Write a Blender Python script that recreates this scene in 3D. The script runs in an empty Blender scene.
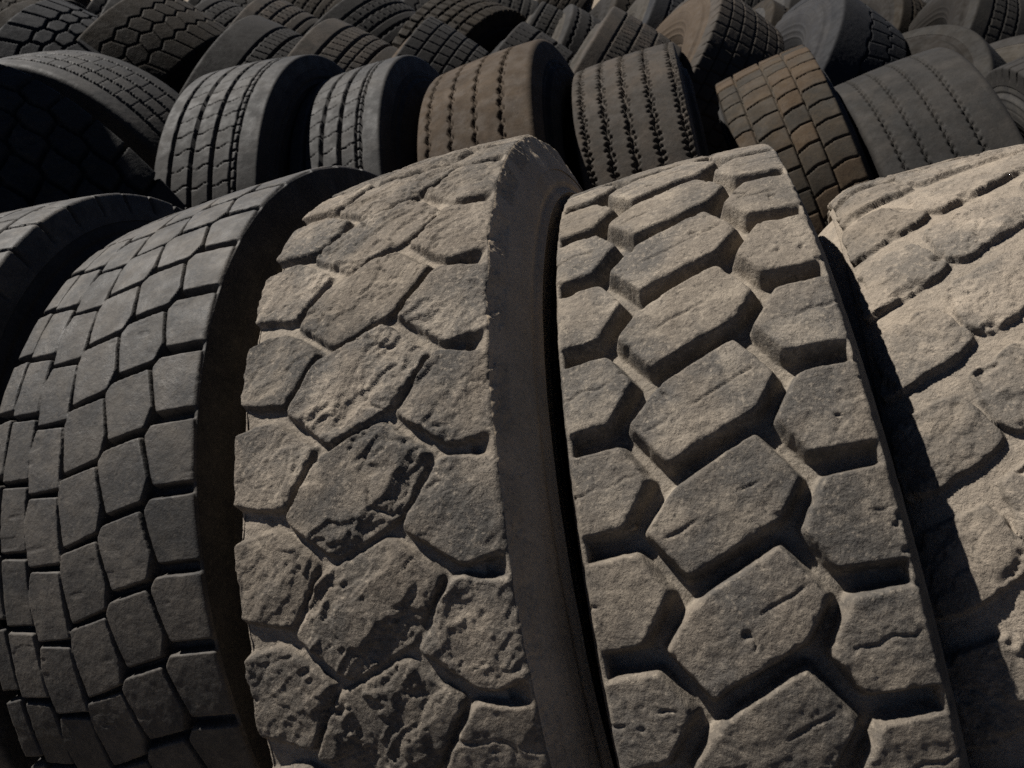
import bpy, math
import numpy as np

S = bpy.context.scene
COL = S.collection
RAD = math.radians

# ------------------------------------------------------------------ camera frame
FPX = 900.0                       # focal length in pixels of a 1024 wide picture
PITCH = RAD(26.6)                 # the camera looks down at the rows
CP, SP = math.cos(PITCH), math.sin(PITCH)


def cam_to_world(v):
    """x right, y down, z forward -> world x right, y away, z up (camera at the origin height, added later)"""
    x, y, z = v
    return np.array([x, z * CP - y * SP, -y * CP - z * SP])


# ------------------------------------------------------------------ noise
def _hash(ix, iy, iz, seed):
    h = (ix * np.uint32(374761393) + iy * np.uint32(668265263) + iz * np.uint32(2147483647) + np.uint32(seed * 974711 % 4294967291))
    h = (h ^ (h >> np.uint32(13))) * np.uint32(1274126177)
    h = (h ^ (h >> np.uint32(16))) * np.uint32(2246822519)
    h = h ^ (h >> np.uint32(15))
    return h.astype(np.float32) * np.float32(1.0 / 4294967295.0)


def vnoise(P, scale, seed=0):
    """smooth value noise, -1..1; P in mm, scale = feature size in mm"""
    q = P / scale + 1000.37
    f = np.floor(q)
    t = (q - f).astype(np.float32)
    i = f.astype(np.int64).astype(np.uint32)
    t = t * t * t * (t * (t * 6 - 15) + 10)
    x0, y0, z0 = i[:, 0], i[:, 1], i[:, 2]
    one = np.uint32(1)
    r = 0
    for dx in (0, 1):
        wx = t[:, 0] if dx else 1 - t[:, 0]
        for dy in (0, 1):
            wy = t[:, 1] if dy else 1 - t[:, 1]
            for dz in (0, 1):
                wz = t[:, 2] if dz else 1 - t[:, 2]
                r = r + wx * wy * wz * _hash(x0 + (one if dx else np.uint32(0)), y0 + (one if dy else np.uint32(0)), z0 + (one if dz else np.uint32(0)), seed)
    return r * 2 - 1


def fbm(P, scale, octs=4, seed=0, gain=.5):
    r, a, n = 0, 1.0, 0
    for k in range(octs):
        r = r + a * vnoise(P, scale / 2 ** k, seed + 17 * k)
        n += a
        a *= gain
    return r / n


def ridged(P, scale, octs=3, seed=0):
    r, a, n = 0, 1.0, 0
    for k in range(octs):
        r = r + a * (1 - np.abs(vnoise(P, scale / 2 ** k, seed + 31 * k)) * 2)
        n += a
        a *= .5
    return r / n


def terrace(n, steps, sharp=.7):
    """slabs with steep breaks between them, as torn rubber has"""
    k = n * steps
    f = np.floor(k)
    return (f + sstep(sharp, 1, k - f)) / steps


def sstep(a, b, x):
    t = np.clip((x - a) / (b - a), 0, 1)
    return t * t * (3 - 2 * t)


# ------------------------------------------------------------------ tread patterns
# a pattern maps (theta in degrees, y in mm across the tread, xm in mm round the tread)
# to d (mm, negative on a block, positive in a groove) and a random number per block
DEG = 500 * math.pi / 180         # mm of circumference per degree at the nominal radius of 0.5 m


def polys(templates, theta0, pitch, rnd=1.2, seed=0):
    """blocks given as convex polygons (degrees after theta0, mm across), repeated every pitch degrees"""
    rng = np.random.default_rng(seed)
    table = rng.random((len(templates), 400))

    def f(th, y, xm):
        n = len(th)
        best = np.full(n, 60.0)
        bid = np.zeros(n)
        bx = np.zeros(n)
        by = np.zeros(n)
        k0 = np.floor((th - theta0) / pitch)
        tr = th - theta0 - k0 * pitch
        for ti, poly in enumerate(templates):
            V = np.array(poly, float)
            V = np.stack([V[:, 0] * DEG, V[:, 1]], 1)
            c = V.mean(0)
            area = 0.5 * np.sum(V[:, 0] * np.roll(V[:, 1], -1) - np.roll(V[:, 0], -1) * V[:, 1])
            if area < 0:
                V = V[::-1]
            lo, hi = V.min(0) - 25, V.max(0) + 25
            for m in range(-4, 4):
                X = (tr - m * pitch) * DEG
                s = np.nonzero((X > lo[0]) & (X < hi[0]) & (y > lo[1]) & (y < hi[1]))[0]
                if not len(s):
                    continue
                x_, y_ = X[s], y[s]
                acc = 0
                for a, b in zip(V, np.roll(V, -1, 0)):
                    e = b - a
                    L = math.hypot(*e)
                    nd = ((x_ - a[0]) * e[1] - (y_ - a[1]) * e[0]) / L
                    acc = acc + np.exp(np.clip(nd / rnd, -60, 60))
                d = rnd * np.log(acc)
                up = d < best[s]
                u = s[up]
                best[u] = d[up]
                bid[u] = table[ti, (k0[u] + m + 200).astype(int) % 400]
                bx[u] = x_[up] - c[0]
                by[u] = y_[up] - c[1]
        return best, bid, bx, by
    return f


def tri(x, per):
    t = (x / per) % 1.0
    return 4 * np.abs(t - .5) - 1


def ribs(half, grooves, sipes=(), seed=0):
    """grooves: (fraction, half width, zigzag amplitude, period, nick, sharp); sipes: (from fraction, to fraction, period, half width, slope, wave)"""
    rng = np.random.default_rng(seed)
    table = rng.random((12, 700))

    def f(th, y, xm):
        d = np.full(len(th), -30.0)
        col = np.zeros(len(th), int)
        for gi, (fr, hw, amp, per, nick, sharp) in enumerate(grooves):
            yc = (fr - .5) * 2 * half
            w = tri(xm + gi * 37, per)
            if sharp:
                w = np.clip(w * sharp, -1, 1)
            cen = yc + amp * w
            h = hw + nick * sstep(.35, .75, np.abs(tri(xm + gi * 11, per * .62))) * (1 if nick else 0)
            d = np.maximum(d, h - np.abs(y - cen))
            col += y > cen
        idx = np.zeros(len(th), int)
        for (f0, f1, per, hw, slope, wave) in sipes:
            y0, y1 = (f0 - .5) * 2 * half, (f1 - .5) * 2 * half
            xx = xm + slope * (y - y0) + wave * tri(y - y0, (y1 - y0) * .7)
            k = np.floor(xx / per)
            dd = hw - np.abs(xx - (k + .5) * per)
            inside = (y > y0) & (y < y1)
            d = np.where(inside, np.maximum(d, dd), d)
            idx = np.where(inside, np.floor(xx / per + .5).astype(int), idx)
        return d, table[col % 12, (idx + 350) % 700], np.zeros(len(th)), y * 0
    return f


def blocks(half, cols, gw, pitch, lw, stag=None, slope=None, wave=0, amp=0, seed=0, solid=()):
    """columns of blocks: cols = groove fractions; gw/lw = half widths of the long and the cross grooves"""
    rng = np.random.default_rng(seed)
    table = rng.random((14, 900))
    n = len(cols) + 1
    stag = stag or [0.5 * (i % 2) for i in range(n)]
    slope = slope or [0.0] * n

    def f(th, y, xm):
        d = np.full(len(th), -30.0)
        col = np.zeros(len(th), int)
        for gi, fr in enumerate(cols):
            cen = (fr - .5) * 2 * half + amp * tri(xm + gi * pitch * .5, pitch)
            d = np.maximum(d, gw - np.abs(y - cen))
            col += y > cen
        edges = np.array([-half] + [(c - .5) * 2 * half for c in cols] + [half])
        mid = (edges[:-1] + edges[1:]) / 2
        wid = edges[1:] - edges[:-1]
        st, sl = np.array(stag)[col], np.array(slope)[col]
        ly = y - mid[col]
        xx = xm + st * pitch + sl * ly + wave * tri(ly, wid[col] * .9)
        k = np.floor(xx / pitch)
        dl = lw - np.abs(xx - (k + .5) * pitch)
        for c_ in solid:
            dl = np.where(col == c_, -30, dl)
        d = np.maximum(d, dl)
        k2 = np.floor(xx / pitch + .5)
        return d, table[col % 14, (k2.astype(int) + 450) % 900], (xx - k2 * pitch), ly
    return f


# ------------------------------------------------------------------ meshes
def grid_mesh(name, V, nt, nu, attrs=None, closed=True):
    me = bpy.data.meshes.new(name)
    me.vertices.add(len(V))
    me.vertices.foreach_set('co', V.astype(np.float32).ravel())
    i = np.arange(nt if closed else nt - 1)[:, None]
    j = np.arange(nu - 1)[None, :]
    i2 = (i + 1) % nt
    F = np.stack([i * nu + j, i2 * nu + j, i2 * nu + j + 1, i * nu + j + 1], -1).reshape(-1, 4).astype(np.int32)
    me.loops.add(F.size)
    me.polygons.add(len(F))
    me.loops.foreach_set('vertex_index', F.ravel())
    me.polygons.foreach_set('loop_start', np.arange(0, F.size, 4, dtype=np.int32))
    me.update(calc_edges=True)
    me.polygons.foreach_set('use_smooth', np.ones(len(F), dtype=bool))
    for k, v in (attrs or {}).items():
        a = me.attributes.new(k, 'FLOAT', 'POINT')
        a.data.foreach_set('value', v.astype(np.float32))
    me.validate()
    return me


def tread_profile(half, crown, rc, beta, q):
    """arc length s (mm) -> across position, radius offset, normal; right half, mirrored by the caller"""
    ds = .25
    s = np.arange(0, half * 1.3 + q + 60, ds)
    phi, u, r, arc = 0.0, 0.0, 0.0, 0.0
    U, Rr, PH = [], [], []
    end = RAD(90 - beta)
    flat = 0
    for k in range(len(s)):
        U.append(u); Rr.append(r); PH.append(phi)
        if u < half - rc * .8 and phi < .5:
            phi = math.atan(2 * crown * u / half ** 2)
        elif phi < end:
            phi += ds / rc
            phi = min(phi, end)
        else:
            flat += ds
        u += math.cos(phi) * ds
        r -= math.sin(phi) * ds
        if flat > q:
            break
    U, Rr, PH = np.array(U), np.array(Rr), np.array(PH)
    return np.arange(len(U)) * ds, U, Rr, PH


def ring_mesh(name, prof, nt, sc, P_noise=None, amp=0.0, seed=0):
    """surface of revolution; prof = [(u, r)] in metres, running so that the outside faces out"""
    prof = np.array(prof)
    th = np.linspace(-math.pi, math.pi, nt, endpoint=False)
    U = np.repeat(prof[None, :, 0], nt, 0)
    Rr = np.repeat(prof[None, :, 1], nt, 0)
    T = np.repeat(th[:, None], len(prof), 1)
    V = np.stack([U, -Rr * np.sin(T), Rr * np.cos(T)], -1).reshape(-1, 3)
    if amp:
        n = fbm(V * 1000, 60, 3, seed)
        side = np.sign(prof[:, 0].mean()) or 1
        V[:, 0] += side * n * amp
    fill = .5 + .5 * fbm(V * 1000, 90, 4, seed + 5)
    return grid_mesh(name, V * sc, nt, len(prof), {'fill': fill, 'tint': np.full(len(V), .5)})


def catmull(pts, n):
    P = np.array([2 * np.array(pts[0]) - np.array(pts[1])] + [np.array(p) for p in pts] + [2 * np.array(pts[-1]) - np.array(pts[-2])])
    out = []
    for i in range(1, len(P) - 2):
        for t in np.linspace(0, 1, n, endpoint=False):
            a, b, c, d = P[i - 1:i + 3]
            out.append(.5 * (2 * b + (c - a) * t + (2 * a - 5 * b + 4 * c - d) * t * t + (3 * b - a - 3 * c + d) * t ** 3))
    out.append(P[-2])
    return np.array(out)


# ------------------------------------------------------------------ materials
def rubber(name, top_a, top_b, dust, fillw=.8, patch=(.45, .7, .35), tintw=.2, rough=.85, grain=.0006, pits=.0012, spec=.16, patch_scale=22, alt=None, altw=0.0):
    m = bpy.data.materials.new(name)
    m.use_nodes = True
    nt = m.node_tree
    N, L = nt.nodes, nt.links
    b = N['Principled BSDF']
    b.inputs['Specular IOR Level'].default_value = spec
    tc = N.new('ShaderNodeTexCoord')

    def noise(scale, detail=6, rough_=.6, dist=0.0):
        n = N.new('ShaderNodeTexNoise')
        n.inputs['Scale'].default_value = scale
        n.inputs['Detail'].default_value = detail
        n.inputs['Roughness'].default_value = rough_
        n.inputs['Distortion'].default_value = dist
        L.new(tc.outputs['Object'], n.inputs['Vector'])
        return n.outputs['Fac']

    def mrange(src, a, c, lo=0.0, hi=1.0):
        n = N.new('ShaderNodeMapRange')
        n.interpolation_type = 'SMOOTHSTEP'
        for k, v in (('From Min', a), ('From Max', c), ('To Min', lo), ('To Max', hi)):
            n.inputs[k].default_value = v
        L.new(src, n.inputs['Value'])
        return n.outputs['Result']

    def mix(fac, A, B):
        n = N.new('ShaderNodeMix')
        n.data_type = 'RGBA'
        for sock, v in ((n.inputs[0], fac), (n.inputs[6], A), (n.inputs[7], B)):
            if isinstance(v, (tuple, list)):
                sock.default_value = (*v, 1)
            elif isinstance(v, (int, float)):
                sock.default_value = v
            else:
                L.new(v, sock)
        return n.outputs[2]

    def math_(op, a, c=None):
        n = N.new('ShaderNodeMath')
        n.operation = op
        for sock, v in zip(n.inputs, (a, c)):
            if v is None:
                continue
            if isinstance(v, (int, float)):
                sock.default_value = v
            else:
                L.new(v, sock)
        return n.outputs[0]

    def attr(k):
        n = N.new('ShaderNodeAttribute')
        n.attribute_name = k
        return n.outputs['Fac']

    fill, tint = attr('fill'), attr('tint')
    base = mix(mrange(noise(9, 5, .65, .6), .35, .65), top_a, top_b)
    if alt:
        base = mix(math_('MULTIPLY', mrange(math_('ADD', tint, noise(14, 4)), .95, 1.35), altw), base, alt)
    # thin dust in patches and grains
    p = mrange(noise(patch_scale, 8, .72, .4), patch[0], patch[1], 0, patch[2])
    base = mix(p, base, dust)
    g = mrange(noise(260, 5, .75), .50, .68, 0, .5)
    base = mix(g, base, dust)
    sp = mrange(noise(200, 6, .8, .5), .55, .66, 0, .75)
    base = mix(sp, base, tuple(c * .35 for c in top_a))
    # dust settled in the grooves and hollows
    fl = math_('MULTIPLY', fill, math_('MULTIPLY', mrange(noise(60, 6, .7), .2, .6, .55, 1.0), fillw))
    base = mix(fl, base, dust)
    # a slightly different shade for every block
    tv = math_('ADD', math_('MULTIPLY', math_('SUBTRACT', tint, .5), tintw * 2), 1.0)
    hsv = N.new('ShaderNodeHueSaturation')
    L.new(base, hsv.inputs['Color'])
    L.new(tv, hsv.inputs['Value'])
    L.new(hsv.outputs['Color'], b.inputs['Base Color'])
    L.new(mrange(noise(35, 4), .3, .7, rough - .07, min(1, rough + .1)), b.inputs['Roughness'])
    bp = N.new('ShaderNodeBump')
    bp.inputs['Distance'].default_value = grain
    bp.inputs['Strength'].default_value = 1
    L.new(noise(300, 5, .7), bp.inputs['Height'])
    bp2 = N.new('ShaderNodeBump')
    bp2.inputs['Distance'].default_value = pits
    L.new(noise(105, 6, .68, .4), bp2.inputs['Height'])
    L.new(bp.outputs['Normal'], bp2.inputs['Normal'])
    L.new(bp2.outputs['Normal'], b.inputs['Normal'])
    return m


# ------------------------------------------------------------------ tyres
CAM_H = 0.0      # set from the reference tyre below
GROUP = {1: 'worn truck tyres in the front row', 2: 'truck tyres in the second row', 3: 'truck tyres leaning in the third row', 4: 'truck tyres at the back of the yard'}


def axes(p):
    a = cam_to_world((1.0, p[3], p[4]))
    a /= np.linalg.norm(a)
    up = cam_to_world((0, -1, 0))
    e1 = up - a * (up @ a)
    e1 /= np.linalg.norm(e1)
    return a, np.cross(e1, a), e1


def tyre(label, row, p, pattern, mats, half=125.0, R=.5, crown=5.0, rc=9.0, beta=9.0, q=38.0, depth=15.0, e=1.2, wall=3.0,
         warp=(0.6, 14), relief=None, fillh=None, fill=(0.5, 1.0), dense=(2, 112), ds=2.6, tilt=.6, bulge=.010,
         sidewall=None, seed=1, dustedge=0.0, tie=0.0, grow=0.0, edge_mat=None, size=1.0, tie_len=14.0, tie_both=False, lift=0.0):
    wmat, smat, imat = mats
    # ---- where it stands: slid along the view ray (size and distance together) until it touches the ground
    a, y_, e1 = axes(p)
    c = cam_to_world(p[:3])
    low_r = R * math.sqrt(max(0, 1 - a[2] ** 2)) + half / 1000 * abs(a[2])
    sc = size * (CAM_H - lift) / (low_r - c[2])
    centre = c * sc + np.array([0, 0, CAM_H])
    dn = np.array([0, 0, -1.0])
    rad = dn - a * (dn @ a)
    rad /= np.linalg.norm(rad)
    base = centre + (rad * R + a * (-half / 1000 if a[2] > 0 else half / 1000)) * sc
    root = bpy.data.objects.new('truck_tyre', None)
    COL.objects.link(root)
    root.location = base
    root.empty_display_size = .05
    root['label'] = label
    root['category'] = 'tyre'
    root['group'] = GROUP[row]
    from mathutils import Matrix
    M = Matrix(np.stack([a, y_, e1], 1).tolist())
    rot = M.to_euler()

    def part(name, me, m, parent=None):
        o = bpy.data.objects.new(name, me)
        COL.objects.link(o)
        me.materials.append(m)
        if parent is None:
            o.parent = root
            o.location = centre - base
            o.rotation_euler = rot
        else:
            o.parent = parent
        return o

    # ---- tread
    S1, U1, R1, PH = tread_profile(half, crown, rc, beta, q)
    send = S1[-1]
    ns = int(send * 2 / ds) + 1
    s = np.linspace(-send, send, ns)
    sa = np.abs(s)
    sg = np.sign(s)
    u = np.interp(sa, S1, U1) * sg
    r = np.interp(sa, S1, R1) + R * 1000 + crown * .5
    ph = np.interp(sa, S1, PH)
    nu_, nr_ = np.sin(ph) * sg, np.cos(ph)
    d1, d2 = dense
    dstep = ds / DEG
    n1 = int((d2 - d1) / dstep)
    n2 = int((360 - (d2 - d1)) / (dstep * 3.2))
    tA = np.linspace(d1, d2, n1, endpoint=False)
    tB = np.linspace(d2, d1 + 360, n2, endpoint=False)
    th = np.concatenate([tA, tB])
    nt = len(th)
    T = np.repeat(th[:, None], ns, 1).ravel()
    Sx = np.repeat(s[None, :], nt, 0).ravel()
    Tw = (T + 180) % 360 - 180
    tr = np.radians(T)
    B = lambda v: np.repeat(v[None, :], nt, 0).ravel()
    rr, uu = B(r), B(u)
    P0 = np.stack([uu, -rr * np.sin(tr), rr * np.cos(tr)], 1)
    X = Tw * DEG
    Yy = Sx
    if warp[0]:
        X = X + warp[0] * fbm(P0, warp[1], 4, seed + 1)
        Yy = Yy + warp[0] * fbm(P0, warp[1], 4, seed + 2)
    d, bid, bx, by = pattern(X / DEG, Yy, X)
    d = d - grow + warp[0] * .5 * fbm(P0, warp[1] * .5, 3, seed + 9)
    t = np.clip((d + e) / (e + wall), 0, 1)
    fall = t * t * (3 - 2 * t)
    dep = depth * np.ones_like(fall)
    fade = np.clip((np.abs(Sx) - (half + 4)) / (q * .75), 0, 1)
    rfade = fade * .6                       # the shoulder is scuffed too
    if tie:
        fade = np.where((Sx > 0) | tie_both, np.clip((np.abs(Sx) - (half - tie)) / tie_len, 0, 1), fade)
    dep = dep * (1 - fade ** 1.5)
    h = -dep * fall
    top = 1 - fall
    hollow = np.zeros_like(h)
    if relief is not None:
        rl = relief(P0, X, Yy, bid, bx, by, d)
        h = h + rl * (1 - rfade) * (.25 + .75 * top)
        hollow = np.clip(-rl / 3.0, 0, 1)
    h = h + tilt * ((bid - .5) * 1.6 + bx * .02 * (bid * 13 % 1 - .5) + by * .03 * (bid * 29 % 1 - .5)) * top * (1 - fade)
    if fillh is not None:
        lvl, ampl, scl = fillh
        ff = -lvl + ampl * fbm(P0, scl, 4, seed + 4)
        k = 2.0
        ffx = ff - 40 * fade
        h = np.maximum(h, ffx) + k * np.exp(-np.abs(h - ffx) / k) * .35
    else:
        h = h + .35 * fbm(P0, 9, 3, seed + 4) * (1 - fade)
    fl = sstep(fill[0], fill[1], fall + dustedge * sstep(-6, 0, d) * fbm(P0, 30, 3, seed + 6)) * (1 - fade * .6) + hollow * .35
    hm = h
    rr2 = (rr + hm * B(nr_)) / 1000
    V = np.stack([(uu + hm * B(nu_)) / 1000, -rr2 * np.sin(tr), rr2 * np.cos(tr)], 1)
    tm = grid_mesh('tread', V * sc, nt, ns, {'fill': np.clip(fl, 0, 1), 'tint': np.where(top > .3, bid, .5)})
    part('tread', tm, wmat)
    if edge_mat:                      # right shoulder alone recoloured; black and hexagon tyres carry its shade in the colour
        tm.materials.append(edge_mat[0])
        tm.polygons.foreach_set('material_index', np.tile((s[:-1] + ds / 2 > edge_mat[1]).astype(np.int32), nt))
    # ---- sidewalls, beads and inner liner
    ue, re = U1[-1] / 1000, R + crown * .0005 + R1[-1] / 1000
    k = R / .5
    pts = sidewall or [(0, None), (.010, .440), (.012 + bulge, .405), (.010 + bulge, .368), (-.004 + bulge * .5, .325), (-.020, .302), (-.034, .292)]
    hw = half / 1000
    prof = [(ue - .0015, re + .0015)] + [(hw + x, y * k) for x, y in pts[1:] if y * k < re - .006]
    pr = catmull(prof, 14)
    rr_ = pr[:, 1] / k
    for rc_, wd, am in ((.436, .0035, -.0030), (.426, .0025, .0030), (.405, .0014, -.0014), (.385, .0014, .0012), (.352, .002, .0024), (.334, .0024, .0032), (.318, .002, .0024)):
        pr[:, 0] += am * np.exp(-((rr_ - rc_) / wd) ** 2)
    bead_c = pr[-1]
    for side in (1, -1):
        q_ = pr.copy()
        q_[:, 0] *= side
        if side < 0:
            q_ = q_[::-1]
        sw = part('sidewall', ring_mesh('sidewall', q_, 200, sc, amp=.0012, seed=seed + 3 * side + 40), smat)
        ang = np.linspace(0, 2 * math.pi, 13)
        bp_ = [(side * (bead_c[0] - .004) + .011 * math.cos(w), bead_c[1] + .002 + .009 * math.sin(w)) for w in -ang]
        part('bead', ring_mesh('bead', bp_, 120, sc), smat, sw)
    il = [(-(hw - .050), .296 * k), (-(hw - .022), .345 * k), (-(hw - .012), .40 * k), (-(hw - .035), .452 * k), (0, R - .034), (hw - .035, .452 * k), (hw - .012, .40 * k), (hw - .022, .345 * k), (hw - .050, .296 * k)]
    ilp = catmull(il, 6)[::-1]
    part('inner_liner', ring_mesh('inner_liner', ilp, 140, sc), imat)
    return root


# ------------------------------------------------------------------ the ground height follows from one tyre (third from the left in the front row)
PC = [.293, .242, 1.06, -.221, -.247]
_a, _, _ = axes(PC)
_c = cam_to_world(PC[:3])
CAM_H = .5 * math.sqrt(1 - _a[2] ** 2) + .103 * abs(_a[2]) - _c[2]

# ------------------------------------------------------------------ palette
DUST = (.30, .235, .16)
m_liner = rubber('liner_rubber', (.018, .018, .019), (.03, .029, .028), (.09, .08, .065), .3)
m_black_side = rubber('black_sidewall', (.014, .014, .015), (.024, .023, .022), (.06, .053, .044), .25, grain=.0004, pits=.0006)
m_dust_side = rubber('dusty_sidewall', (0.2167, 0.1759, 0.1275), (0.3187, 0.2550, 0.1848), (0.4335, 0.3443, 0.2422), .6, grain=.0005, pits=.0015)
m_A = rubber('dark_block_rubber', (0.0183, 0.0172, 0.0162), (0.0352, 0.0306, 0.0260), (0.0810, 0.0690, 0.0549), .0, patch=(.42, .68, .5), tintw=.22, rough=.68, grain=.0005, pits=.0009, spec=.28)
m_B = rubber('dusty_block_rubber', (.060, .055, .049), (.118, .098, .077), (.30, .252, .196), .42, patch=(.46, .70, .55), grain=.0013, pits=.0026, tintw=.16, rough=.85)
m_C = rubber('dusty_hexagon_rubber', (.070, .064, .057), (.130, .109, .086), (.29, .245, .19), .38, patch=(.46, .70, .55), grain=.0013, pits=.0020, tintw=.14, rough=.85)
m_C_side = rubber('grey_edge_rubber', (.060, .056, .050), (.095, .086, .074), (.16, .14, .11), .3)
m_D = rubber('pale_eroded_rubber', (.105, .093, .079), (.17, .142, .112), (.31, .258, .20), .42, patch=(.46, .70, .6), grain=.0015, pits=.0028, tintw=.14, rough=.9)


def side(name, a, b, d):
    return rubber(name, a, b, d, .5, grain=.0004, pits=.0008)


# ------------------------------------------------------------------ front row
A_T = [[(0, 84), (.3, 133), (6.9, 135), (6.7, 89), (1.1, 77)],
       [(1.8, 28), (1.1, 71), (5.9, 82), (8.1, 75), (8.7, 34), (2.9, 22)],
       [(4.0, -24), (3.3, 19), (8.2, 27), (10.4, 22), (11.4, -20), (5.6, -27)],
       [(5.3, -65), (5.8, -29), (12.9, -26), (12.8, -66), (8.0, -71)],
       [(3.3, -105), (3.8, -72), (10.9, -71), (10.6, -106)],
       [(3.2, -143), (2.8, -111), (9.7, -109), (9.6, -140)]]


def relief_A(P, X, Y, bid, bx, by, d):
    n = fbm(P, 30, 4, 77)
    cut = sstep(.45, .62, vnoise(P * np.array([.35, 1, 1]), 7, 78)) * sstep(.1, .4, fbm(P, 40, 2, 79))
    return .6 * n - .5 * cut


tyre('black truck tyre with small dark staggered tread blocks, left of the two dusty tyres', 1, [-.218, .213, 1.305, -.227, -.376],
     polys(A_T, 63.2, 8.12, .9, 3), (m_A, m_black_side, m_liner), half=134, crown=4, rc=6, beta=7, depth=13, e=.7, wall=3.4, warp=(.5, 10), tie=12, grow=.5,
     relief=relief_A, edge_mat=(m_black_side, 136), ds=1.1, tilt=.9, seed=11, fill=(.9, 1.2))  # right shoulder turned black, its shade put into the colour

B_T = [[(0, 22), (3.7, 58), (8.7, 29), (10.8, -21), (6.9, -60), (2.4, -37)],
       [(4.1, 67), (5.6, 128), (11.9, 128), (13.0, 76), (9.2, 35)],
       [(-1.8, -112), (-2.4, -73), (1.1, -37), (6.0, -64), (4.5, -112)]]


def torn(P, X, Y, scale, seed, ratio=2.4):
    """gouged slabs that run up to the right"""
    al, ac = Y * .75 - X * .66, (Y * .66 + X * .75) * ratio
    Q = np.stack([al, ac, 0 * al + seed], 1)
    w = np.stack([fbm(P, scale * .35, 3, seed + 1), fbm(P, scale * .35, 3, seed + 2), 0 * al], 1)
    n = fbm(Q + w * scale * .3, scale, 5, seed + 3, .55)
    return terrace(n + .12 * fbm(P, 7, 3, seed + 4), 4.5, .62)


def relief_B(P, X, Y, bid, bx, by, d):
    mid = sstep(78, 48, np.abs(Y - 5))
    mask = .42 + .58 * mid * sstep(-.6, -.1, fbm(P, 70, 2, 220))
    t = torn(P, X, Y, 74, 200)
    crack = sstep(.10, .0, np.abs(fbm(P + 6 * np.stack([fbm(P, 20, 2, 231), fbm(P, 20, 2, 232), fbm(P, 20, 2, 233)], 1), 40, 3, 234))) * sstep(.0, .3, fbm(P, 30, 2, 235))
    return mask * 9.0 * np.minimum(t, .2) - 2.0 * crack * mask + 1.0 * fbm(P, 24, 5, 240) + .5 * fbm(P, 6, 3, 241)


tyre('dusty brown truck tyre with chipped stone-like tread blocks and sand in its grooves', 1, [.052, .221, 1.108, -.226, -.296],
     polys(B_T, 47.7, 9.87, 2.2, 5), (m_B, m_dust_side, m_liner), half=109.5, crown=5, rc=5, beta=19, q=40, depth=12.5, e=3.0, wall=4.2, warp=(1.8, 16),
     relief=relief_B, fillh=(7.5, 3.0, 26), fill=(.45, .95), grow=2.4, tie=20, tie_len=19, ds=1.2, tilt=.9, seed=21, bulge=.004, dustedge=.5, edge_mat=(m_dust_side, 110),
     sidewall=[(0, None), (.012, .452), (.020, .430), (.016, .424), (.014, .395), (.010, .365), (.0, .325), (-.018, .302), (-.032, .292)])

C_T = [[(0, 27), (4.1, 50), (7.1, 31), (10.2, -35), (6.3, -58), (3.2, -34)],
       [(4.4, 66), (4.1, 126), (11.3, 126), (11.3, 60), (8.1, 44)],
       [(-.9, -126), (-1.2, -68), (2.1, -51), (5.7, -74), (5.9, -126)]]


def relief_C(P, X, Y, bid, bx, by, d):
    # a bent crease across every block, nicks and small holes
    A_ = P + 5 * np.stack([fbm(P, 16, 2, 411), fbm(P, 16, 2, 412), fbm(P, 16, 2, 413)], 1)
    cen = np.where(np.abs(Y) < 58, bx + by * .42, bx + by * .14 + 3 * np.abs(tri(by, 44))) + 2.0 * fbm(P, 14, 3, 401)
    crease = sstep(2.0, .2, np.abs(cen)) * sstep(-.25, .1, vnoise(P, 26, 402)) * sstep(-5, -11, d)
    pits = sstep(.42, .7, fbm(A_, 11, 3, 403)) * sstep(.0, .3, fbm(P, 45, 2, 404))
    edge = sstep(-5, -1, d) * sstep(.1, .5, fbm(P, 10, 3, 406))
    return 1.3 * np.minimum(torn(P, X, Y, 60, 420), .2) + .7 * fbm(A_, 26, 5, 405) + .5 * fbm(P, 6, 3, 407) + .5 * (ridged(A_, 18, 3, 408) - .5) - 1.5 * crease - 2.6 * pits - 2.2 * edge


tyre('dusty tyre with large hexagonal blocks, deep open grooves and a thin dark right edge', 1, PC,
     polys(C_T, 38.4, 9.06, 1.3, 7), (m_C, m_C_side, m_liner), half=105, crown=5, rc=3.5, beta=15, q=34, depth=17.5, tie=6, tie_len=6, tie_both=True, grow=1.3, e=2.6, wall=4.4, warp=(.7, 14),
     relief=relief_C, ds=1.15, dustedge=.9, tilt=.7, seed=31, bulge=-.004, fill=(.55, 1.0), edge_mat=(m_C_side, 105))  # strip facing away from the sun gets its shade as darker rubber

D_T = [[(1.9, -124), (0, -68), (4.6, -46), (6.0, -58), (8.5, -100), (8.6, -124)],
       [(-1.6, -58), (-5.4, -3), (-2.2, 42), (0.4, 17), (4.4, -36), (3.4, -52)],
       [(-1.2, 56), (0.6, 124), (7.4, 124), (7.0, 40), (2.2, 30)]]


def relief_D(P, X, Y, bid, bx, by, d):
    A_ = P + 7 * np.stack([fbm(P, 28, 2, 501), fbm(P, 28, 2, 502), fbm(P, 28, 2, 503)], 1)
    chips = sstep(.15, .5, fbm(A_, 26, 4, 530)) * sstep(-12, -3, d)
    return 7.0 * np.minimum(torn(P, X, Y, 80, 560, 1.8), .2) - 6.0 * chips + .55 * fbm(A_, 34, 5, 540) + .6 * fbm(P, 6, 3, 551)


tyre('pale sandy tyre with broken eroded blocks, lying half in the shadow of its neighbour', 1, [.571, .25, 1.021, -.183, -.35],
     polys(D_T, 39.2, 9.75, 1.6, 8), (m_D, m_D, m_liner), half=130, crown=6, rc=55, beta=12, q=36, depth=14, e=1.3, wall=3.2, warp=(2.0, 13),
     relief=relief_D, grow=.0, fillh=(6.5, 1.0, 40), fill=(.45, .95), ds=1.3, tilt=.5, seed=41, bulge=-.002, dustedge=.5)

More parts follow.
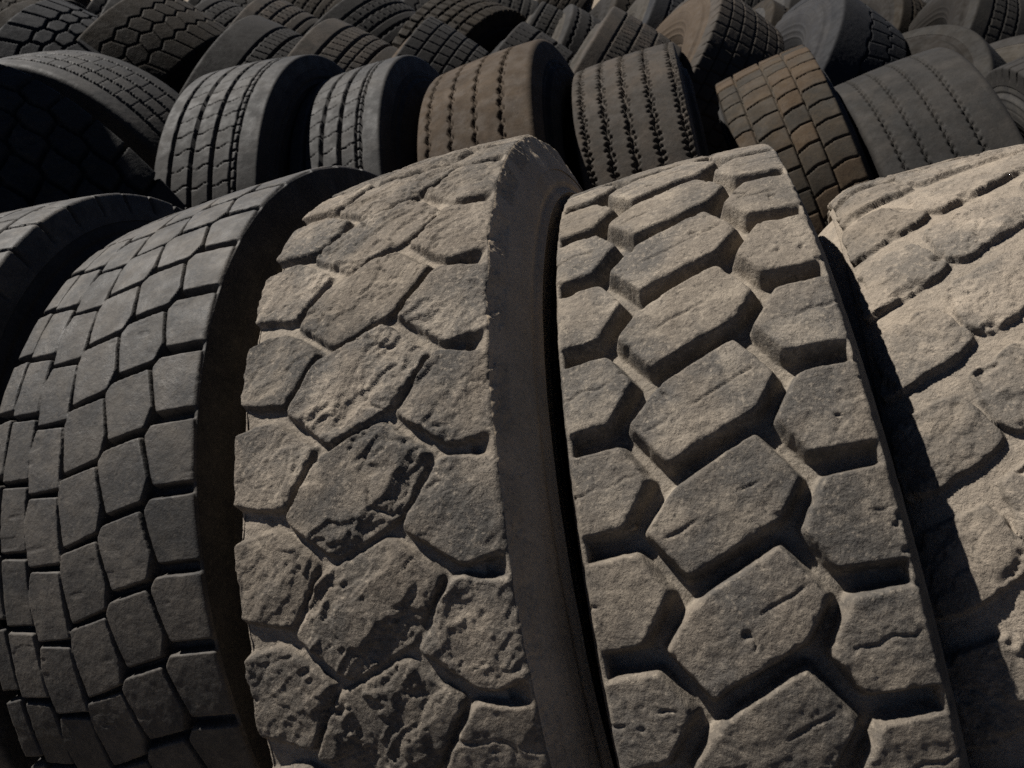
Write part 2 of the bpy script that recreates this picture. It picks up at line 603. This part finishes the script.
Z_P = blocks(125, [.2, .4, .6, .8], 2.6, 68, 3.0, slope=[.1, .1, .2, .1, .1], seed=60)
tyre('dark tyre partly out of the picture, its black sidewall turned to the camera', 1, [-.616, .212, 1.467, -.153, -.231],
     Z_P, (m_A, m_black_side, m_liner), half=125, rc=6, beta=8, depth=14, ds=2.4, seed=51)

# ------------------------------------------------------------------ second row
m_rib = rubber('grey_rib_rubber', (0.0218, 0.0211, 0.0205), (0.0282, 0.0268, 0.0256), (0.0480, 0.0432, 0.0384), .0, patch=(.42, .7, .75), patch_scale=11, tintw=.14, rough=.7, grain=.0003, pits=.0004)
m_brown = rubber('brown_rib_rubber', (0.0298, 0.0207, 0.0132), (0.0392, 0.0276, 0.0175), (0.0596, 0.0423, 0.0276), .1, patch=(.42, .68, .8), patch_scale=11, tintw=.05, grain=.0004, pits=.0008)
m_brown_side = side('brown_sidewall', (0.0053, 0.0043, 0.0032), (0.0077, 0.0061, 0.0046), (0.0137, 0.0106, 0.0077))
m_grey = rubber('grey_brown_rubber', (0.0242, 0.0209, 0.0175), (0.0330, 0.0276, 0.0222), (0.0539, 0.0421, 0.0320), .1, patch=(.42, .7, .75), patch_scale=11, tintw=.1, grain=.0004, pits=.0008)
m_rust = rubber('rust_stained_rubber', (0.0236, 0.0202, 0.0158), (0.0360, 0.0288, 0.0208), (0.0605, 0.0432, 0.0259), .05, patch=(.4, .75, .5), tintw=.25, grain=.0004, pits=.0006, alt=(0.0395, 0.0218, 0.0093), altw=.55)
m_plain = rubber('plain_grey_rubber', (0.0160, 0.0146, 0.0134), (0.0203, 0.0184, 0.0166), (0.0320, 0.0276, 0.0233), .3, patch=(.5, .8, .3), tintw=.05, grain=.0004, pits=.0006)
m_worn = rubber('worn_smooth_rubber', (0.0136, 0.0128, 0.0119), (0.0185, 0.0170, 0.0154), (0.0334, 0.0290, 0.0246), .2, patch=(.42, .7, .7), patch_scale=11, tintw=.05, grain=.0004, pits=.0007)
m_blue = rubber('blue_grey_rubber', (0.0103, 0.0106, 0.0121), (0.0144, 0.0144, 0.0156), (0.0259, 0.0246, 0.0231), .15, tintw=.12, grain=.0005, pits=.0008)
m_dk = rubber('black_brown_rubber', (0.0119, 0.0108, 0.0096), (0.0167, 0.0149, 0.0126), (0.0297, 0.0252, 0.0201), .1, tintw=.1, grain=.0004, pits=.0008)
m_lug = rubber('black_lug_rubber', (0.0118, 0.0118, 0.0118), (0.0182, 0.0169, 0.0156), (0.0420, 0.0378, 0.0315), .15, tintw=.1, grain=.0005, pits=.0010)
m_mud = rubber('muddy_brown_rubber', (0.0115, 0.0084, 0.0051), (0.0164, 0.0119, 0.0071), (0.0271, 0.0197, 0.0120), .3, tintw=.1, grain=.0006, pits=.0012)
m_grey_side = side('grey_sidewall', (0.0063, 0.0062, 0.0059), (0.0089, 0.0084, 0.0081), (0.0169, 0.0152, 0.0131))
m_pale_side = side('pale_sidewall', (0.0196, 0.0172, 0.0142), (0.0295, 0.0255, 0.0207), (0.0472, 0.0392, 0.0295))
m_blue_side = side('blue_grey_sidewall', (0.0126, 0.0130, 0.0156), (0.0193, 0.0193, 0.0215), (0.0297, 0.0267, 0.0230))
m_rust_side = side('rusty_sidewall', (0.0303, 0.0197, 0.0116), (0.0404, 0.0273, 0.0167), (0.0631, 0.0466, 0.0316))

ROAD = lambda seed, hf: ribs(hf, [(.17, 4.6, .6, 60, 0, 0), (.375, 4.8, .6, 60, 0, 0), (.575, 4.8, .6, 60, 0, 0), (.755, 2.2, .5, 60, 0, 0), (.805, 2.2, .5, 60, 0, 0)],
                         [(.17, .375, 46, .8, .25, 3), (.375, .575, 46, .8, .25, 3), (.575, .755, 46, .8, .25, 3), (.755, .805, 23, 1.6, .2, 0)], seed)
tyre('grey ribbed tyre with four rib grooves and a wide smooth shoulder, leftmost of two alike', 2, [-.555, -.358, 2.464, -.085, -.254],
     ROAD(71, 132), (m_rib, m_black_side, m_liner), half=132, rc=7, beta=5, q=30, bulge=-.008, depth=16, e=.6, wall=1.6, warp=(.35, 20), seed=61, dense=(0, 105))
tyre('grey ribbed tyre with smooth shoulder standing next to the brown zigzag tyre', 2, [-.2385, -.3615, 2.471, -.2, -.3],
     ROAD(72, 116), (m_rib, m_black_side, m_liner), half=116, rc=8, beta=6, depth=16, e=.6, wall=1.6, warp=(.35, 20), seed=62, dense=(0, 105))
tyre('brown dusty tyre with four narrow zigzag grooves', 2, [.111, -.289, 2.175, -.248, -.333],
     ribs(125, [(.11, 3.3, 2.8, 38, 1.0, 2), (.315, 3.3, 2.8, 38, 1.0, 2), (.525, 3.3, 2.8, 38, 1.0, 2), (.75, 4.0, 2.8, 38, 1.5, 2)], (), 73), (m_brown, m_brown_side, m_liner),
     half=125, rc=14, beta=7, depth=9, e=1.2, wall=2, warp=(.6, 22), seed=63, dense=(0, 105), size=1.03)
raised_tyre_too = tyre('grey brown tyre whose straight grooves have jagged nicked edges', 2, [.42, -.353, 2.367, -.231, -.276],
     ribs(123, [(.09, 2.6, 2.2, 52, 6, 2), (.285, 3.4, 2.2, 52, 6, 2), (.49, 3.8, 2.2, 52, 6, 2), (.71, 2.8, 2.2, 52, 7, 2), (.95, 2.8, 1.6, 52, 7, 2)], (), 74), (m_grey, m_brown_side, m_liner),
     half=123, rc=8, beta=7, depth=11, e=.8, wall=1.8, warp=(.7, 18), seed=64, dense=(0, 105), size=.965)
raised_tyre = tyre('tyre with square tread blocks stained orange brown on the right shoulder', 2, [.871, -.423, 2.544, -.374, -.366],
     blocks(122, [.20, .50, .74], 2.2, 58, 2.3, stag=[.1, .45, .2, .0], slope=[.1, .16, .22, .1], wave=2.5, seed=75), (m_rust, m_black_side, m_liner),
     half=122, rc=6, beta=7, depth=14, e=.8, wall=1.8, warp=(.6, 18), seed=65, tilt=1.2, dense=(0, 105), size=.945)
tyre('plain grey worn tyre with four thin dotted groove lines', 2, [1.022, -.263, 2.142, -.336, -.297],
     ribs(125, [(.17, 2.0, 1.8, 20, 1.4, 2), (.335, 1.8, 1.8, 20, 1.4, 2), (.525, 1.8, 1.8, 20, 1.6, 2), (.72, 2.2, 1.8, 20, 1.6, 2)], (), 76), (m_worn, m_black_side, m_liner),
     half=123, rc=14, beta=8, depth=8, e=1.0, wall=1.6, warp=(.6, 24), seed=66, dense=(0, 105), size=1.075)
tyre('dark tyre with rows of small square blocks at the right edge of the picture', 2, [1.498, -.367, 2.294, -.326, -.304],
     blocks(125, [.2, .4, .6, .8], 3.2, 50, 3.2, seed=77), (m_plain, m_black_side, m_liner), half=125, rc=6, depth=13, seed=67)


def world_to_cam(w):
    x, y, z = w[0], w[1], w[2] - CAM_H
    return [x, -y * SP - z * CP, y * CP - z * SP]


OFF = blocks(125, [.2, .4, .6, .8], 3.2, 60, 3.2, seed=177)  # two unseen tyres added at the left to throw shade on the lug tyre
tyre('upright dark tyre added out of view at the left to hold up the shade-casting one', 2, world_to_cam((-1.47, 1.72, .5)) + [.02, -.04], OFF, (m_plain, m_black_side, m_liner), half=125, rc=6, depth=13, seed=167, ds=5)
tyre('dark tyre added on top of another, out of view at the left, to cast shade', 2, world_to_cam((-1.44, 1.76, 1.40)) + [.03, -.02], OFF, (m_plain, m_black_side, m_liner), half=125, R=.42, rc=6, depth=13, seed=168, ds=5, lift=.975)
LUG = blocks(125, [.2, .42, .62, .80], 4.2, 74, 4.5, stag=[0, .5, .1, .6, .2], slope=[.3, .5, .5, .4, .3], amp=4, seed=78)


def relief_O(P, X, Y, bid, bx, by, d):
    m = sstep(78, 50, np.abs(Y))
    A_ = P + 9 * np.stack([fbm(P, 22, 2, 605), fbm(P, 22, 2, 606), fbm(P, 22, 2, 607)], 1)
    return m * (3.5 * (ridged(A_, 22, 4, 610) - .5) - 3 * sstep(.0, .4, fbm(A_, 18, 4, 611))) + .5 * fbm(P, 18, 3, 612)


tyre('black lug tyre with torn centre tread leaning far over at the left', 2, [-.935, -.15, 1.903, -1.168, 1.008],
     LUG, (m_lug, m_black_side, m_liner), half=125, rc=6, beta=8, depth=16, e=1, wall=2.4, warp=(1, 20), relief=relief_O, seed=68, tilt=1.4, dense=(-60, 120))
tyre('grey ribbed tyre turned end on behind the black lug tyre', 2, [-1.15, -.36, 2.43, -1.47, 2.83],
     ribs(125, [(.20, 4.6, .8, 30, 1, 0), (.39, 4.6, .8, 30, 1, 0), (.58, 4.6, .8, 30, 1, 0), (.80, 4.6, .8, 30, 1, 0)], [(.20, .39, 46, .5, .2, 0), (.39, .58, 46, .5, .2, 0), (.58, .80, 46, .5, .2, 0)], 79),
     (m_rib, m_grey_side, m_liner), half=125, rc=16, beta=9, depth=11, e=.8, wall=1.8, warp=(.4, 20), seed=69, dense=(-100, 100), ds=2.2)

# ------------------------------------------------------------------ third row, leaning the other way
B3 = dict(dense=(0, 120), ds=3.0, warp=(.7, 20), e=.9, wall=2.0)
HEX = lambda seed, c0=.3, p=62: blocks(125, [c0, c0 + .22, c0 + .44], 2.6, p, 1.6, slope=[0, .35, -.35, .3], amp=7, seed=seed, solid=(0,))
tyre('blue black tyre with thick wide lugs in the top left corner', 3, [-1.545, -.738, 2.991, .47, .222],
     blocks(125, [.32, .5, .68], 4, 74, 5, stag=[0, .5, 0, .5], slope=[.35, .2, -.2, -.35], amp=5, seed=80), (m_blue, m_grey_side, m_liner), rc=6, depth=17, seed=70, tilt=1.5, **B3)
tyre('large brown tyre with a broad smooth left shoulder and worn honeycomb blocks, upper left', 3, [-1.282, -.801, 3.022, .63, .19],
     HEX(81, .27, 66), (m_mud, m_brown_side, m_liner), rc=9, depth=9, seed=71, **B3)
tyre('dark ribbed tyre with a wide bare grey shoulder just right of the large brown tyre', 3, [-.911, -.696, 3.02, .459, .124],
     ribs(125, [(.40, 4, .5, 40, 0, 0), (.62, 4, .5, 40, 0, 0), (.82, 2, .5, 40, 0, 0)], [(.4, .62, 30, 1.2, .2, 0), (.62, .82, 30, 1.2, .2, 0)], 82), (m_plain, m_grey_side, m_liner), rc=10, depth=12, seed=72, **B3)
tyre('brownish grey tyre with thick parallel grooves behind the two grey ribbed tyres', 3, [-.665, -.683, 3.009, .483, .093],
     ribs(125, [(.27, 4, .5, 40, 0, 0), (.5, 5, .5, 40, 0, 0), (.63, 1.6, .5, 40, 0, 0), (.78, 4.5, .5, 40, 0, 0)], [(.27, .5, 34, 1.2, .3, 0), (.5, .63, 34, 1.2, .3, 0), (.63, .78, 34, 1.2, .3, 0)], 83), (m_grey, m_grey_side, m_liner), rc=10, depth=13, seed=73, **B3)
tyre('tyre with small brick-like blocks and a crumbling brown left rim', 3, [-.407, -.698, 2.999, .586, .198],
     blocks(125, [.18, .36, .52, .68, .84], 2.0, 50, 2.0, slope=[.2] * 6, seed=84), (m_plain, m_rust_side, m_liner), rc=6, depth=11, seed=74, **B3)
tyre('dark tyre with sipe-cut ribs just behind the brown zigzag tyre', 3, [-.119, -.682, 2.999, .621, .126],
     ribs(125, [(.25, 2.2, .8, 40, 3, 0), (.5, 2.2, .8, 40, 3, 0), (.75, 2.2, .8, 40, 3, 0)], [(0, .25, 42, 1, .2, 0), (.25, .5, 42, 1, .2, 0), (.5, .75, 42, 1, .2, 0), (.75, 1, 42, 1, .2, 0)], 85), (m_plain, m_grey_side, m_liner), rc=7, depth=10, seed=75, **B3)
tyre('fine ribbed tyre with a pale grey stripe of sidewall along its left edge', 3, [.179, -.725, 3.0, .578, .108],
     ribs(125, [(.2, 1.8, .8, 30, 2, 0), (.42, 1.8, .8, 30, 2, 0), (.64, 1.8, .8, 30, 2, 0), (.84, 1.8, .8, 30, 2, 0)], [(.2, .42, 22, 1, .1, 2), (.42, .64, 22, 1, .1, 2), (.64, .84, 22, 1, .1, 2)], 86), (m_grey, m_pale_side, m_liner), rc=8, depth=9, seed=76, **B3)
tyre('block tread tyre showing a rust brown sidewall on its left', 3, [.473, -.829, 3.05, .578, .307],
     blocks(124, [.17, .34, .53, .72, .88], 2.0, 44, 2.2, stag=[0, .3, .6, .2, .5, 0], slope=[.12] * 6, seed=87), (m_grey, m_rust_side, m_liner), half=124, rc=6, depth=11, seed=77, **B3)
tyre('tyre with a wide blue grey sidewall and stepped zigzag grooves', 3, [.871, -.829, 3.078, .556, .237],
     ribs(123, [(.42, 3.2, 4.0, 80, 0, 3), (.72, 2.2, 7, 64, 0, 3)], [(.42, .72, 62, 1.6, .5, 0), (.72, 1, 62, 1.6, .4, 0)], 88), (m_blue, m_blue_side, m_liner), half=123, rc=9, depth=11, seed=78, **B3)
tyre('tyre with its round centre hole showing beside the blue grey one', 3, [1.184, -.696, 3.004, .65, .5],
     ribs(125, [(.3, 3, 2, 40, 0, 0), (.5, 3, 2, 40, 0, 0), (.7, 3, 2, 40, 0, 0)], [(.3, .5, 34, 1.4, .2, 0), (.5, .7, 34, 1.4, .2, 0)], 89), (m_dk, m_brown_side, m_liner), rc=10, depth=10, seed=79, **B3)
tyre('pale grey sidewall of a tyre at the top right edge', 3, [1.551, -.671, 3.012, .6, .6],
     ribs(125, [(.3, 3, 2, 40, 0, 0), (.6, 3, 2, 40, 0, 0)], (), 90), (m_plain, m_pale_side, m_liner), rc=10, depth=10, seed=80, **B3)

# ------------------------------------------------------------------ the back of the yard
B4 = dict(dense=(0, 125), ds=4.0, warp=(.7, 22), e=1.0, wall=2.4)
RB = lambda seed, hw=3: ribs(125, [(.25, hw, 1, 40, 0, 0), (.45, hw, 1, 40, 0, 0), (.65, hw, 1, 40, 0, 0), (.82, hw, 1, 40, 0, 0)], [(.25, .45, 40, 1.6, .2, 0), (.45, .65, 40, 1.6, .2, 0)], seed)
tyre('brown edge of a tyre cut off by the top left corner', 4, [-2.038, -1.084, 3.808, .488, .166], HEX(100), (m_mud, m_brown_side, m_liner), rc=8, depth=10, seed=90, **B4)
tyre('dark back tyre peeping out above the broad shouldered brown tyre', 4, [-1.34, -1.13, 3.86, .501, .15], RB(101), (m_plain, m_grey_side, m_liner), half=105, rc=9, depth=10, seed=91, **B4)
tyre('back tyre with a muddy brown shoulder band and dark ribs', 4, [-1.10, -1.107, 3.797, .5, .15], RB(102, 3.6), (m_grey, m_brown_side, m_liner), half=115, rc=9, depth=12, seed=92, **B4)
tyre('large dark back tyre with thick curved grooves left of the muddy block tyre', 4, [-.697, -1.127, 3.75, .756, -.006], RB(103, 4.5), (m_plain, m_grey_side, m_liner), rc=9, depth=13, seed=93, **B4)
tyre('muddy brown back tyre with rows of knobbly blocks and its right sidewall showing', 4, [-.242, -1.112, 3.828, .504, -.36],
     blocks(124, [.2, .4, .6, .8], 4.5, 42, 4.5, seed=104), (m_mud, m_brown_side, m_liner), half=124, rc=6, depth=14, seed=94, **B4)
tyre('thin pale edged back tyre squeezed between the muddy one and the zigzag one', 4, [-.03, -1.13, 3.88, .507, .144], RB(105), (m_dk, m_pale_side, m_liner), half=85, rc=9, depth=10, seed=95, **B4)
tyre('back tyre with black zigzag grooves and a pale left edge', 4, [.08, -1.084, 3.805, .511, .279],
     ribs(125, [(.2, 3.6, 3, 46, 0, 2), (.42, 3.6, 3, 46, 0, 2), (.64, 3.6, 3, 46, 0, 2), (.84, 3.6, 3, 46, 0, 2)], (), 106), (m_plain, m_pale_side, m_liner), half=105, rc=8, depth=12, seed=96, **B4)
tyre('dark wide back tyre with a bright thin left edge above the fine ribbed tyre', 4, [.449, -1.151, 3.776, .498, .202], RB(107, 2.5), (m_blue, m_pale_side, m_liner), rc=9, depth=11, seed=97, **B4)
tyre('black brown knobbly back tyre between the rust brown and the blue grey sidewalls', 4, [.876, -1.1, 3.8, .548, .18], HEX(108, .3, 50), (m_mud, m_black_side, m_liner), half=110, rc=7, depth=15, seed=98, **B4)
tyre('smooth grey back tyre showing a sliver above the blue grey sidewall', 4, [1.12, -1.082, 3.85, .502, .152], RB(109, 2), (m_grey, m_grey_side, m_liner), half=105, rc=10, depth=8, seed=99, **B4)
tyre('dark back tyre with a brown sidewall behind the blue grey one', 4, [1.70, -1.16, 3.749, .5, .06], RB(110, 3), (m_dk, m_brown_side, m_liner), rc=9, depth=12, seed=100, **B4)
tyre('back tyre with a whitish scraped sidewall and brown honeycomb blocks, top right', 4, [2.12, -1.12, 3.6, .5, .22],
     HEX(111, .2, 84), (m_mud, m_pale_side, m_liner), rc=8, depth=14, seed=101, **B4)

# the farthest tyres, of which hardly more than an edge shows: all alike
rng = np.random.default_rng(12)
for r_, (zz, n_) in enumerate(((4.62, 13), (5.5, 14))):
    for k_ in range(n_):
        xx = -2.9 + k_ * .46 * (1 + .1 * r_) + rng.uniform(-.06, .06)
        tyre('dark tyre in the farthest rows, only its upper edge showing over the others', 4, [xx, .8 - .5 * zz, zz, .42 + rng.uniform(-.1, .1), .15 + rng.uniform(-.15, .15)],
             [RB(120 + k_), HEX(140 + k_, .28, 60)][k_ % 2], ([m_dk, m_mud, m_plain][(k_ + r_) % 3], [m_black_side, m_brown_side, m_grey_side][k_ % 3], m_liner),
             half=122, rc=9, depth=11, seed=200 + 20 * r_ + k_, dense=(0, 125), ds=5.5, warp=(.7, 22), e=1.0, wall=2.6)

# ------------------------------------------------------------------ loose things
def on_tyre(p, px, R, sc):
    """the point of a tyre's surface that a line of sight meets"""
    a, y_, e1 = axes(p)
    c = cam_to_world(p[:3]) * sc
    d = cam_to_world(((px[0] - 512) / FPX, (px[1] - 384) / FPX, 1.0))
    da, o = d - a * (d @ a), -c + a * (c @ a)
    A_, B_, C_ = da @ da, 2 * da @ o, o @ o - R * R
    t = (-B_ - math.sqrt(B_ * B_ - 4 * A_ * C_)) / (2 * A_)
    return d * t + np.array([0, 0, CAM_H])


def lump(name, label, cat, pos, size, m, seed, flat=.7):
    n1, n2 = 18, 14
    u = np.linspace(0, 2 * math.pi, n1, endpoint=False)
    v = np.linspace(.001, math.pi - .001, n2)
    U, Vv = np.meshgrid(u, v, indexing='ij')
    P = np.stack([np.cos(U) * np.sin(Vv), -np.sin(U) * np.sin(Vv), np.cos(Vv)], -1).reshape(-1, 3)
    r = 1 + .28 * vnoise(P * 100, 70, seed) + .12 * vnoise(P * 100, 30, seed + 1)
    V = P * r[:, None] * size
    V[:, 2] *= flat
    V = V @ np.array([[math.cos(seed), math.sin(seed), 0], [-math.sin(seed), math.cos(seed), 0], [0, 0, 1]])
    me = grid_mesh(name, V[:, [0, 1, 2]], n1, n2, {'fill': V[:, 0] * 0 + .2, 'tint': V[:, 0] * 0 + .5})
    me.materials.append(m)
    o = bpy.data.objects.new(name, me)
    COL.objects.link(o)
    o.location = pos
    o['label'], o['category'] = label, cat
    return o


m_stone = rubber('stone', (.19, .15, .105), (.26, .21, .15), (.34, .28, .2), .2, grain=.0005, pits=.0008)
m_scrap = rubber('torn_white_plastic', (.42, .41, .39), (.5, .48, .45), (.3, .26, .2), .2, rough=.5)
lump('pebble', 'tan pebble wedged low in a left groove of the hexagonal block tyre', 'pebble', on_tyre(PC, (633, 527), .488, 1), .0036, m_stone, 3)
lump('pebble', 'tiny pale pebble in the lower middle groove of the hexagonal block tyre', 'pebble', on_tyre(PC, (727, 724), .484, 1), .003, m_stone, 8)

# ------------------------------------------------------------------ ground
n = 220
ax = np.concatenate([np.linspace(-400, -7, 30), np.linspace(-6.5, 6.5, n), np.linspace(7, 400, 30)])
gx, gy = np.meshgrid(ax, ax + 2.5, indexing='ij')
G = np.stack([gx.ravel(), gy.ravel(), np.zeros(gx.size)], 1)
near = np.clip(1 - np.hypot(G[:, 0], G[:, 1] - 2.5) / 7, 0, 1)
G[:, 2] = 0                                # two tyres of the second row stand on low heaps of dirt
for rb in (raised_tyre.location, raised_tyre_too.location):
    G[:, 2] += max(0, rb[2]) * np.exp(-((G[:, 0] - rb[0]) ** 2 + (G[:, 1] - rb[1]) ** 2) / .05)
G[:, 2] += near * .012 * fbm(G * 1000, 500, 4, 900) - .006
g_me = grid_mesh('ground', G, len(ax), len(ax), {'fill': G[:, 0] * 0 + .4, 'tint': G[:, 0] * 0 + .5}, closed=False)
ground = bpy.data.objects.new('ground', g_me)
COL.objects.link(ground)
ground['kind'] = 'structure'
g_me.materials.append(rubber('packed_dirt', (.12, .098, .072), (.16, .13, .095), (.24, .195, .14), .5, grain=.002, pits=.006, patch_scale=3))

# ------------------------------------------------------------------ camera
cam = bpy.data.cameras.new('camera')
cam.sensor_width = 36
cam.lens = 36 * FPX / 1024
cam.clip_start = .02
cam.clip_end = 2000
cam.dof.use_dof = True
cam.dof.focus_distance = .85
cam.dof.aperture_fstop = 16
co = bpy.data.objects.new('camera', cam)
COL.objects.link(co)
co.location = (0, 0, CAM_H)
co.rotation_euler = (math.pi / 2 - PITCH, 0, 0)
S.camera = co

# ------------------------------------------------------------------ daylight
SUN = np.array([-.55, .36, .75])
SUN /= np.linalg.norm(SUN)
elev = math.asin(SUN[2])
azim = math.atan2(SUN[0], SUN[1])          # from +Y towards +X
w = bpy.data.worlds.new('World')
S.world = w
w.use_nodes = True
sky = w.node_tree.nodes.new('ShaderNodeTexSky')
sky.sky_type = 'NISHITA'
sky.sun_disc = False
sky.sun_elevation = elev
sky.sun_rotation = azim
sky.altitude = 4000
sky.air_density = .4
sky.dust_density = .2
bg = w.node_tree.nodes['Background']
bg.inputs['Strength'].default_value = .05
w.node_tree.links.new(sky.outputs['Color'], bg.inputs['Color'])
sun = bpy.data.lights.new('sun', 'SUN')
sun.energy = 5.0
sun.angle = RAD(.5)
sun.color = (1.0, .96, .90)
so = bpy.data.objects.new('sun', sun)
COL.objects.link(so)
from mathutils import Vector
so.rotation_euler = Vector(SUN).to_track_quat('Z', 'Y').to_euler()
so.location = (-2, -1, 6)

S.cycles.use_denoising = False
S.render.filter_size = 1.1
S.view_settings.view_transform = 'Standard'
S.view_settings.look = 'None'
S.view_settings.exposure = .75
S.view_settings.gamma = 1
